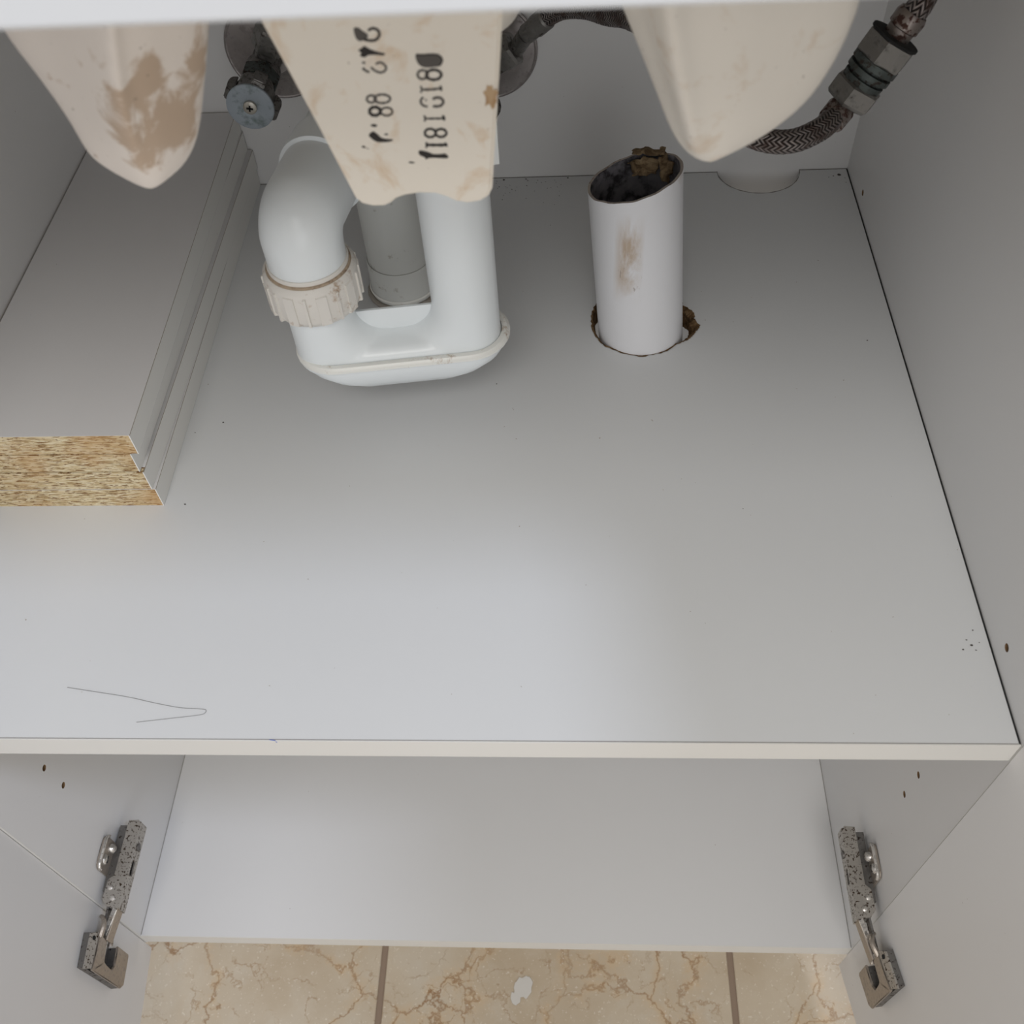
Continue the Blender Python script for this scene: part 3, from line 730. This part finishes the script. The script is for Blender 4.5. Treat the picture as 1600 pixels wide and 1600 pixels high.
# elbow: up from the nut, over and back, down into the drain pipe
ez = .1480; R1 = .0125
dd_ = Vector((DP.x - Lg.x, DP.y - Lg.y, 0)); dl = dd_.length; dn_ = dd_.normalized()
ep = [Lg + Vector((0, 0, z)) for z in (.105, .130, ez)]
for k in range(1, 9):
    a = PI / 2 * k / 8; ep.append(Lg + dn_ * (R1 * (1 - math.cos(a))) + Vector((0, 0, ez + R1 * math.sin(a))))
ep2 = [Vector((DP.x, DP.y, 0)) - dn_ * (R1 * (1 - math.sin(PI / 2 * k / 8))) + Vector((0, 0, ez + R1 * math.cos(PI / 2 * k / 8))) for k in range(0, 9)]
bm = bmesh.new()
def er(i): return .0212 + .0012 * min(1, i / 3)
tube(bm, ep + ep2 + [Vector((DP.x, DP.y, .11))], er, 44)
# boss sleeve, thicker around the bend
tube(bm, [ep[0], ep[1], ep[2] - Vector((0, 0, .006))] + [ep[2] + (p - ep[2]) * 1.0 for p in ep[3:11]] + [ep[-1] + dn_ * .02], lambda i: .0214 + .0008 * min(1, i / 3), 44)
elb = po('elbow', bm, 'trap', trap, False); remesh(elb, .0013, 14)
bm = bmesh.new(); mp = ep[-1] + dn_ * .028
lathe(bm, [(.0225, 0), (.0243, .001), (.0243, .022), (.0225, .024)], 56, mp, dn_, ripple=lambda i, n: 1.0); po('elbow_socket', bm, 'trap', trap, True, 30)
# upper coupling nut on the right leg
zn = .184
bm = bmesh.new(); lathe(bm, [(.0195, 0), (.0222, .001), (.0230, .003), (.0230, .026), (.0205, .0285), (.0195, .0285)], 56, (Rg.x, Rg.y, zn), close=True); un = po('coupling_nut', bm, 'clear', trap, True, 30)
for k in range(8):
    a = 2 * PI * k / 8 - .1; bm = bmesh.new(); v = []
    for zz, rr in ((zn + .002, .022), (zn + .003, .0262), (zn + .026, .0262), (zn + .027, .022)):
        for tt in (-.0011, .0011): v.append(bm.verts.new((Rg.x + rr * math.cos(a) - tt * math.sin(a), Rg.y + rr * math.sin(a) + tt * math.cos(a), zz)))
    bm.faces.new([v[0], v[1], v[3], v[2]]); bm.faces.new([v[2], v[3], v[5], v[4]]); bm.faces.new([v[4], v[5], v[7], v[6]])
    bm.faces.new([v[0], v[2], v[4], v[6]]); bm.faces.new([v[7], v[5], v[3], v[1]]); bm.faces.new([v[0], v[6], v[7], v[1]])
    rb_ = obj('rib', bm, 'clear'); rb_.parent = un

# ---------------------------------------------------------------- ceramic basin
basin = thing('ceramic_basin', 'cream ceramic washbasin underside with stained legs and a stamped centre panel', 'basin', (-W / 2, .24, .47))
boxo('countertop', (-W - .02, .02, -.03, .56, .4705, .4955), 'ceramic_r', None, .003)
ct = bpy.data.objects['countertop']; ct.name = 'rim'; ct.parent = basin; ct.matrix_parent_inverse = Matrix.Translation(basin.location).inverted()
def rrect(x0, x1, y0, y1, r, z, n=6):
    out = []
    for cx, cy, a0 in ((x1 - r, y1 - r, 0), (x0 + r, y1 - r, PI / 2), (x0 + r, y0 + r, PI), (x1 - r, y0 + r, 3 * PI / 2)):
        for k in range(n + 1): out.append(Vector((cx + r * math.cos(a0 + PI / 2 * k / n), cy + r * math.sin(a0 + PI / 2 * k / n), z)))
    return out
bm = bmesh.new()
loft(bm, [rrect(-.50, -.08, .045, .43, .05, .4706), rrect(-.49, -.09, .05, .42, .06, .42), rrect(-.45, -.12, .07, .38, .08, .365), rrect(-.40, -.16, .10, .30, .09, .345)])
po('bowl', bm, 'ceramic', basin)
# drain boss behind the centre panel
bm = bmesh.new(); prof = [(.052, .345), (.050, .32), (.0445, .30), (.038, .285), (.030, .272), (.022, .266), (.0, .264)]
c = at(745, 60, y=.205)
lathe(bm, [(r, z) for r, z in prof[:-1]], 48, (c.x - .012, .215, 0)); po('drain_boss', bm, 'ceramic_r', basin)
def lobe(name, rows, mat, label):
    """rows: (pixel row outline left u,v), (ridge u,v), (right u,v) with depths"""
    bm = bmesh.new(); rings = []
    for (l, g, r, yl, yg, yr, yb) in rows:
        a = at(l[0], l[1], y=yl); b = at(g[0], g[1], y=yg); c_ = at(r[0], r[1], y=yr)
        z = (a.z + b.z + c_.z) / 3
        mid = Vector(((a.x + c_.x) / 2, yb, (a.z + c_.z) / 2))
        m1 = a.lerp(b, .5) + Vector((0, -.002, 0)); m2 = b.lerp(c_, .5) + Vector((0, -.0035, 0))
        cps = [a, m1, b, b.lerp(c_, .12), m2, c_, c_.lerp(mid, .5) + Vector((.004, .004, 0)) * (c_ - a).length / .06, mid, a.lerp(mid, .5) + Vector((-.004, .004, 0)) * (c_ - a).length / .06]
        rings.append(catmull(cps, 5, True))
    # smooth along the height
    n = len(rings[0]); cols = [catmull([rg[i] for rg in rings], 4) for i in range(n)]
    rings = [[cols[i][k] for i in range(n)] for k in range(len(cols[0]))]
    loft(bm, rings)
    o = po(name, bm, mat, basin); remesh(o, .0016, 14); o['label'] = label; return o
# left leg (stained), rows from hidden top to the tip
lobe('leg', [
    ((-30, -10), (165, -25), (330, -30), .115, .072, .115, .165),
    ((15, 60), (170, 55), (326, 40), .115, .075, .115, .160),
    ((60, 118), (180, 128), (322, 100), .115, .078, .115, .155),
    ((104, 180), (192, 180), (317, 150), .112, .082, .114, .150),
    ((138, 238), (207, 222), (312, 196), .110, .086, .112, .142),
    ((165, 260), (215, 250), (303, 232), .108, .090, .110, .134),
    ((192, 276), (226, 272), (286, 260), .106, .093, .107, .124),
    ((216, 288), (234, 287), (263, 279), .104, .097, .104, .114),
    ((232, 293), (237, 293.5), (244, 292), .102, .101, .102, .104)], 'ceramic_l', 'ceramic leg with brown stains')
lobe('leg', [
    ((945, -60), (1030, -60), (1352, -70), .120, .078, .105, .160),
    ((974, 12), (1042, 22), (1347, -5), .120, .078, .105, .160),
    ((1002, 80), (1052, 90), (1324, 60), .118, .080, .106, .156),
    ((1026, 142), (1064, 145), (1296, 112), .116, .083, .107, .150),
    ((1044, 190), (1075, 190), (1262, 158), .114, .087, .107, .142),
    ((1060, 220), (1083, 222), (1215, 198), .112, .091, .106, .132),
    ((1074, 236), (1090, 240), (1168, 226), .109, .095, .105, .122),
    ((1090, 246), (1098, 249), (1125, 244), .106, .099, .104, .112),
    ((1101, 250), (1104, 251), (1110, 250), .103, .102, .103, .104)], 'ceramic_r', 'smooth cream ceramic leg')
# stamped centre panel
YP = .1000
edge = [(386, -10), (410, 40), (446, 105), (500, 205), (549, 299), (556, 312), (566, 320), (582, 324), (600, 323.5), (610, 319), (618, 312), (632, 307), (655, 303.5), (680, 304), (697, 309), (712, 316), (730, 319), (750, 316), (763, 308), (769, 296), (772, 240), (775.5, 190), (780, 110), (784, 35), (787, -20)]
pp = [at(u, v, y=YP) for u, v in edge]
bm = bmesh.new(); slab(bm, [[(p.x, p.z) for p in pp]], YP, YP + .010, 'y')
bmesh.ops.recalc_face_normals(bm, faces=bm.faces[:])
bmesh.ops.bevel(bm, geom=[e_ for e_ in bm.edges if all(abs(v.co.y - YP) < 1e-6 for v in e_.verts) and len(e_.link_faces) == 2 and abs(e_.link_faces[0].normal.dot(e_.link_faces[1].normal)) < .5], offset=.0012, segments=3, affect='EDGES')
panel = po('centre_panel', bm, 'ceramic', basin, True, 35); panel['label'] = 'flat ceramic panel with stamped black numbers'
# rust spots baked into the glaze: small thin patches
def patch(u, v, ru, rv, seed, m, y=YP - .00012, jag=.35):
    bm = bmesh.new(); r2 = random.Random(seed); k = 18; vs = []
    for i in range(k):
        a = 2 * PI * i / k; j = 1 + r2.uniform(-jag, jag); vs.append(bm.verts.new(at(u + ru * j * math.cos(a), v + rv * j * math.sin(a), y=y)))
    bm.faces.new(vs); return bm
M['glaze_spot'] = m_ceramic('rust_bloom', (.52, .36, .21), .45, .6, (.38, .22, .10), .5, 200)
po('rust_spot', patch(767, 152, 10, 18, 3, ''), 'glaze_spot', panel.parent, False)
s_ = bpy.data.objects['rust_spot']; s_.parent = panel; s_.matrix_parent_inverse = Matrix()
# stamp digits
def K(a, b): return (530 + a / 6.665, 30 + b / 6.665)
ST = bmesh.new(); ST2 = bmesh.new(); lv = [0]
def ribbon(pts, w, faded=False, closed=False, sub=6):
    bm = ST2 if faded else ST; lv[0] += 1; y = YP - .00010 - lv[0] * .000002
    P = [Vector((a, b, 0)) for a, b in pts]; C = catmull(P, sub, closed); n = len(C); Lf = []
    for i in range(n):
        t = (C[(i + 1) % n] - C[i - 1]) if closed else (C[min(i + 1, n - 1)] - C[max(i - 1, 0)])
        nn = Vector((-t.y, t.x, 0)).normalized(); ww = w / 2 * (1 + .16 * math.sin(i * 1.7 + lv[0]))
        a, b = C[i] + nn * ww, C[i] - nn * ww
        Lf.append((bm.verts.new(at(*K(a.x, a.y), y=y)), bm.verts.new(at(*K(b.x, b.y), y=y))))
    for i in range(n if closed else n - 1):
        p, q_ = Lf[i], Lf[(i + 1) % n]; bm.faces.new([p[0], p[1], q_[1], q_[0]])
def blob(pts, faded=False):
    bm = ST2 if faded else ST; lv[0] += 1; y = YP - .00010 - lv[0] * .000002
    C = catmull([Vector((a, b, 0)) for a, b in pts], 4, True)
    vs = [Vector((c.x, c.y, 0)) for c in C]; tr = geometry.tessellate_polygon([vs]); bv = [bm.verts.new(at(*K(c.x, c.y), y=y)) for c in C]
    for t in tr: bm.faces.new([bv[i] for i in t])
def loop_(cx, cy, rx, ry, w, faded=False): ribbon([(cx + rx * math.cos(2 * PI * i / 8), cy + ry * math.sin(2 * PI * i / 8)) for i in range(8)], w, faded, True, 4)
blob([(150, 97), (200, 88), (240, 120), (290, 150), (300, 185), (260, 215), (210, 230), (170, 190)], True)
ribbon([(300, 120), (345, 96), (402, 115), (418, 165), (385, 212), (325, 224), (250, 208)], 30)
blob([(200, 325), (235, 300), (262, 280), (320, 312), (400, 340), (475, 358), (455, 378), (380, 372), (300, 378), (270, 398), (218, 385), (228, 350)])
ribbon([(386, 474), (402, 456), (445, 456), (488, 500), (470, 543), (420, 556), (365, 532), (330, 500)], 24, True)
ribbon([(245, 505), (265, 530), (315, 555)], 26, True); ribbon([(240, 448), (270, 460)], 24, True)
loop_(335, 832, 48, 38, 24, True); loop_(448, 830, 84, 45, 24, True)
loop_(372, 960, 56, 44, 34); loop_(495, 963, 60, 42, 20)
blob([(325, 1108), (355, 1092), (398, 1106), (368, 1124)])
blob([(308, 1210), (350, 1170), (395, 1195), (440, 1235), (500, 1248), (562, 1254), (530, 1275), (470, 1282), (400, 1280), (350, 1255)])
blob([(467, 1200), (490, 1190), (512, 1200), (490, 1210)])
blob([(232, 1328), (255, 1318), (278, 1340), (250, 1340)]); ribbon([(285, 1342), (308, 1352)], 8, True)
blob([(795, 370), (860, 378), (960, 365), (1040, 372), (1080, 425), (1055, 485), (985, 500), (880, 502), (815, 455)], True)
ribbon([(800, 368), (870, 372), (960, 366), (1035, 376), (1074, 425), (1045, 488)], 18)
loop_(868, 578, 52, 46, 26, True); loop_(985, 580, 78, 52, 30)
ribbon([(850, 735), (960, 733), (1062, 722)], 26, True); ribbon([(848, 695), (858, 730), (850, 768)], 20, True); ribbon([(1050, 695), (1064, 720), (1060, 748)], 22, True)
ribbon([(875, 812), (848, 850), (868, 895), (920, 912)], 24, True); ribbon([(895, 835), (910, 850)], 16, True); ribbon([(975, 838), (1000, 820), (1055, 822), (1085, 862), (1050, 905), (975, 908)], 28, True)
ribbon([(890, 1036), (1000, 1036), (1090, 1034)], 20); ribbon([(885, 1003), (895, 1035), (888, 1066)], 22, True); ribbon([(1075, 1003), (1094, 1030), (1088, 1056)], 24)
loop_(948, 1186, 56, 44, 26); loop_(1060, 1186, 56, 42, 26)
ribbon([(905, 1310), (1000, 1312), (1128, 1312)], 30); ribbon([(905, 1282), (912, 1312), (905, 1342)], 22); ribbon([(1098, 1288), (1112, 1306)], 22)
blob([(835, 1368), (920, 1382), (980, 1405), (1060, 1405), (1100, 1400), (1137, 1430), (1115, 1450), (1000, 1445), (930, 1448), (905, 1463), (890, 1440), (835, 1412)])
blob([(720, 1492), (750, 1484), (790, 1496), (750, 1502)])
for bm_, mt in ((ST, 'ink'), (ST2, 'ink2')):
    o = obj('ink_stamp', bm_, mt); o.parent = panel
    o['label'] = 'stamped black digits'

# ---------------------------------------------------------------- angle valves
def valve(loc, label, outlet=Vector((.6, 0, .8)), kx=0):
    v = thing('angle_valve', label, 'valve', loc, 'angle valves on the back of the cabinet')
    L = Vector(loc)
    def vp(nm, bm, m, angle=40): return po(nm, bm, m, v, True, angle)
    bm = bmesh.new(); lathe(bm, [(.0365, 0), (.0372, .0015), (.0355, .0042), (.0290, .0050), (.0200, .0075), (.0140, .0125), (.0125, .0135)], 64, L, (0, -1, 0)); vp('escutcheon', bm, 'flange', 30)
    bm = bmesh.new(); prof = [(.0362 + .0016 * math.cos(a), .0030 + .0016 * math.sin(a)) for a in [2 * PI * k / 8 for k in range(8)]]
    lathe(bm, prof, 64, L, (0, -1, 0), close=True); vp('escutcheon_rim', bm, 'flange')
    L = L + Vector((kx, 0, 0))
    bm = bmesh.new(); lathe(bm, [(.0105, .010), (.0105, .028), (.0125, .030), (.0125, .040), (.009, .044), (.0085, .058)], 32, L, (0, -1, 0)); vp('body', bm, 'dark_metal')
    bm = bmesh.new(); lathe(bm, [(.0135, .040), (.0142, .042), (.0142, .052), (.0132, .054)], 6, L, (0, -1, 0)); vp('packing_nut', bm, 'patina', 20)
    # outlet branch with compression nut
    B_ = L + Vector((0, -.030, 0)); on = outlet.normalized()
    bm = bmesh.new(); lathe(bm, [(.0085, .0), (.0085, .018)], 24, B_, on); vp('outlet', bm, 'dark_metal')
    bm = bmesh.new(); lathe(bm, [(.0118, .016), (.0126, .018), (.0126, .031), (.0112, .033)], 6, B_, on); vp('outlet_nut', bm, 'hexm', 20)
    # knob : core, four lugs, cap disc, screw
    ky = .066
    bm = bmesh.new(); lathe(bm, [(.0120, .054), (.0145, .060), (.0150, ky + .012), (.0158, ky + .0135)], 40, L, (0, -1, 0), ripple=lambda i, n: 1 - .10 * (0.5 + .5 * math.cos(8 * 2 * PI * i / n))); vp('knob', bm, 'dark_metal', 30)
    for k in range(4):
        a = PI / 4 + k * PI / 2 + .25; ca, sa = math.cos(a), math.sin(a); bm = bmesh.new()
        pts = [(.0135, .058), (.0180, .062), (.0192, .068), (.0188, .0765), (.0150, .0785), (.0135, .078)]; tv = .0046
        A_ = [bm.verts.new(L + Vector((r * ca - tv * sa, -h, r * sa + tv * ca))) for r, h in pts]; B2 = [bm.verts.new(L + Vector((r * ca + tv * sa, -h, r * sa - tv * ca))) for r, h in pts]
        bm.faces.new(A_); bm.faces.new(B2[::-1])
        for i in range(len(pts)): bm.faces.new([A_[i], A_[(i + 1) % 6], B2[(i + 1) % 6], B2[i]])
        bmesh.ops.bevel(bm, geom=bm.edges[:], offset=.0008, segments=2, affect='EDGES'); vp('knob_lug', bm, 'dark_metal', 40)
    bm = bmesh.new(); lathe(bm, [(.0162, .0785), (.0166, .0795), (.0164, .0806), (.0150, .0812), (.0080, .0808), (.0050, .0798)], 56, L, (0, -1, 0)); cap = vp('knob_cap', bm, 'cap', 30)
    bm = bmesh.new(); lathe(bm, [(.0048, .0800), (.0047, .0818), (.0036, .0824)], 28, L, (0, -1, 0)); vp('screw', bm, 'screw', 30)
    for s1 in (0, 1):
        bm = bmesh.new(); box(bm, *((-.0022, .0022) if s1 else (-.0006, .0006)), -.08285, -.0820, *((-.0006, .0006) if s1 else (-.0022, .0022)))
        for w in bm.verts: w.co = L + Matrix.Rotation(.2, 3, 'Y') @ w.co
        vp('screw_slot', bm, 'black')
    return v
valve((-.4406, D, .1147), 'angle valve with zinc-capped knob and cross screw above the stacked boards', kx=-.0042, outlet=Vector((.45, 0, .9)))
valve((-.2845, D, .1091), 'angle valve mostly hidden behind the stamped ceramic panel, braided hose attached', kx=-.0055, outlet=Vector((.85, -.1, .52)))

# ---------------------------------------------------------------- braided hoses
def hose(label, ctrl, r=.0062, sub=14, grp='braided steel hoses'):
    p0 = ctrl[0]; h = thing('braided_hose', label, 'hose', p0, grp)
    bm = bmesh.new(); P = catmull(ctrl, sub); tube(bm, P, lambda i: r * (1 + .012 * math.sin(i * 1.9)), 28, True); po('braid', bm, 'braid', h)
    return h, P
def seg(par, a, b, prof, n, mat, nm, ang=25):
    a, b = Vector(a), Vector(b); d = (b - a); L = d.length
    bm = bmesh.new(); lathe(bm, [(r, h * L) for r, h in prof], n, a, d.normalized()); return po(nm, bm, mat, par, True, ang)
vR = Vector((-.2865, D - .030, .1091)); on = Vector((.85, -.1, .52)).normalized()
c1 = at(822, 54, y=.452); c2 = at(856, 26, y=.444)
ctrl = [c2, at(880, 15, y=.436), at(915, 14, y=.420), at(950, 24, y=.400), at(985, 30, y=.380), at(1030, 60, y=.350), at(1080, 130, y=.310), at(1130, 185, y=.280), at(1185, 216, y=.262), at(1235, 221, y=.258), at(1280, 203, y=.268), at(1306, 180, y=.280), at(1322, 160, y=.287)]
hs1, _ = hose('braided steel hose looping from the hidden valve to the brass coupling', ctrl)
seg(hs1, c1, c2, [(.0062, 0), (.0066, .04), (.0066, .45), (.0074, .47), (.0074, .93), (.0066, 1)], 28, 'hexm', 'ferrule')
seg(hs1, vR + on * .030, c1, [(.0058, 0), (.0058, 1)], 24, 'hexm', 'nipple')
k1 = at(1296, 192, y=.277); k2 = at(1318, 165, y=.286)
seg(hs1, k1, k2, [(.0064, 0), (.0076, .1), (.0078, .8), (.0066, 1)], 28, 'ferrule', 'ferrule')
# coupling between the two hoses, standing in the air near the right wall
a0 = at(1320, 163, y=.287); a1 = at(1443, 0, y=.292)
cd = (a1 - a0).normalized()
def onl(u, v, y=None):  # nearest point of the coupling axis to the view ray
    d = CB.T @ np.array([(u - 800) / F_PX, (v - 800) / F_PX, 1.0]); d = Vector(d.tolist()).normalized(); C0 = Vector(CP.tolist())
    w = a0 - C0; b = cd.dot(d); t = (b * d.dot(w) - cd.dot(w)) / (1 - b * b); return a0 + cd * t
cp = thing('hose_coupling', 'pair of nickel hex nuts and green brass nipple joining two hoses', 'coupling', onl(1340, 138))
seg(cp, onl(1323, 164), onl(1347, 131), [(.0080, 0), (.0126, .12), (.0140, .26), (.0140, .92), (.0125, 1)], 6, 'hexm', 'hex_nut', 20)
seg(cp, onl(1346, 132), onl(1375, 93), [(.0112, 0), (.0116, .25), (.0098, .27), (.0098, .36), (.0124, .38), (.0124, .58), (.0100, .60), (.0100, .68), (.0128, .70), (.0128, .95), (.0112, 1)], 32, 'patina', 'nipple', 20)
seg(cp, onl(1374, 94), onl(1400, 60), [(.0138, 0), (.0144, .06), (.0144, .93), (.0130, 1)], 6, 'hexm', 'hex_nut', 20)
seg(cp, onl(1399, 61), onl(1402, 57), [(.0137, 0), (.0137, .8), (.0100, 1)], 32, 'black', 'washer', 20)
seg(hs1, onl(1315, 172), onl(1330, 155), [(.0062, 0), (.0068, .3), (.0072, .6), (.0085, 1)], 24, 'dark_metal', 'collar', 30)
hs2, _ = hose('braided steel hose rising from the coupling along the right cabinet wall', [onl(1425, 22), onl(1440, 3), at(1458, -40, y=.300), at(1462, -110, y=.305)], .0064)
seg(hs2, onl(1396, 62), onl(1428, 18), [(.0066, 0), (.0070, .12), (.0072, .42), (.0082, .46), (.0084, .84), (.0074, 1)], 28, 'ferrule', 'ferrule')

# ---------------------------------------------------------------- small things on the shelf
hp_ = [(105, 1074), (150, 1081), (200, 1089), (240, 1098), (280, 1105.5), (310, 1107.5), (321, 1109), (321, 1113), (312, 1117), (270, 1122), (213, 1128.5)]
bm = bmesh.new(); tube(bm, catmull([at(u, v, z=.0003) for u, v in hp_], 6), .0001, 6)
tag(obj('hair', bm, 'hairm', None, True), 'single dark bent hair lying near the front left of the shelf', 'hair')
bm = bmesh.new(); r3 = random.Random(5)
spots = [(787, 281, .0011), (822, 280, .0008), (860, 352, .0004), (887, 278, .0010), (780, 292, .0006), (800, 296, .0006), (823, 290, .0006), (1311, 273, .0016), (1302, 275, .0007), (1295, 277, .0005), (1320, 278, .0005), (1322, 285, .0005), (785, 312, .0005), (822, 310, .0005), (1355, 532, .0006)]
for u, v, s in spots + [(r3.uniform(775, 880), 281 + abs(r3.gauss(0, 14)), .0004) for _ in range(30)]:
    p = at(u, v, z=.0001); k = 7
    vs = [bm.verts.new((p.x + s * r3.uniform(.6, 1.2) * math.cos(2 * PI * i / k), min(p.y, D - .002) + s * r3.uniform(.6, 1.2) * math.sin(2 * PI * i / k), .0002)) for i in range(k)]
    tp = bm.verts.new((p.x, min(p.y, D - .002), .0002 + s * .5))
    for i in range(k): bm.faces.new([vs[i], vs[(i + 1) % k], tp])
    bm.faces.new(vs[::-1])
tag(obj('dirt_crumbs', bm, M['hairm']), 'dark dirt crumbs along the back edge of the shelf', 'dirt', kind='stuff')
bm = bmesh.new()
for u, v, s in [(1518, 1008, .0008), (1510, 1000, .0005), (1525, 1016, .0005), (1505, 1015, .0006), (1530, 1004, .0004), (1520, 985, .0005), (349, 660, .0007), (305, 676, .0005), (289, 788, .0007), (776, 600, .0005), (1161, 795, .0004), (78, 604, 0)]:
    if not s: continue
    p = at(u, v, z=.0001); k = 7
    vs = [bm.verts.new((p.x + s * r3.uniform(.7, 1.2) * math.cos(2 * PI * i / k), p.y + s * .8 * r3.uniform(.7, 1.2) * math.sin(2 * PI * i / k), .0002)) for i in range(k)]
    tp = bm.verts.new((p.x, p.y, .0002 + s * .3))
    for i in range(k): bm.faces.new([vs[i], vs[(i + 1) % k], tp])
    bm.faces.new(vs[::-1])
tag(obj('dirt_crumbs', bm, M['hairm']), 'tiny dark specks scattered over the open middle of the shelf', 'dirt', kind='stuff')
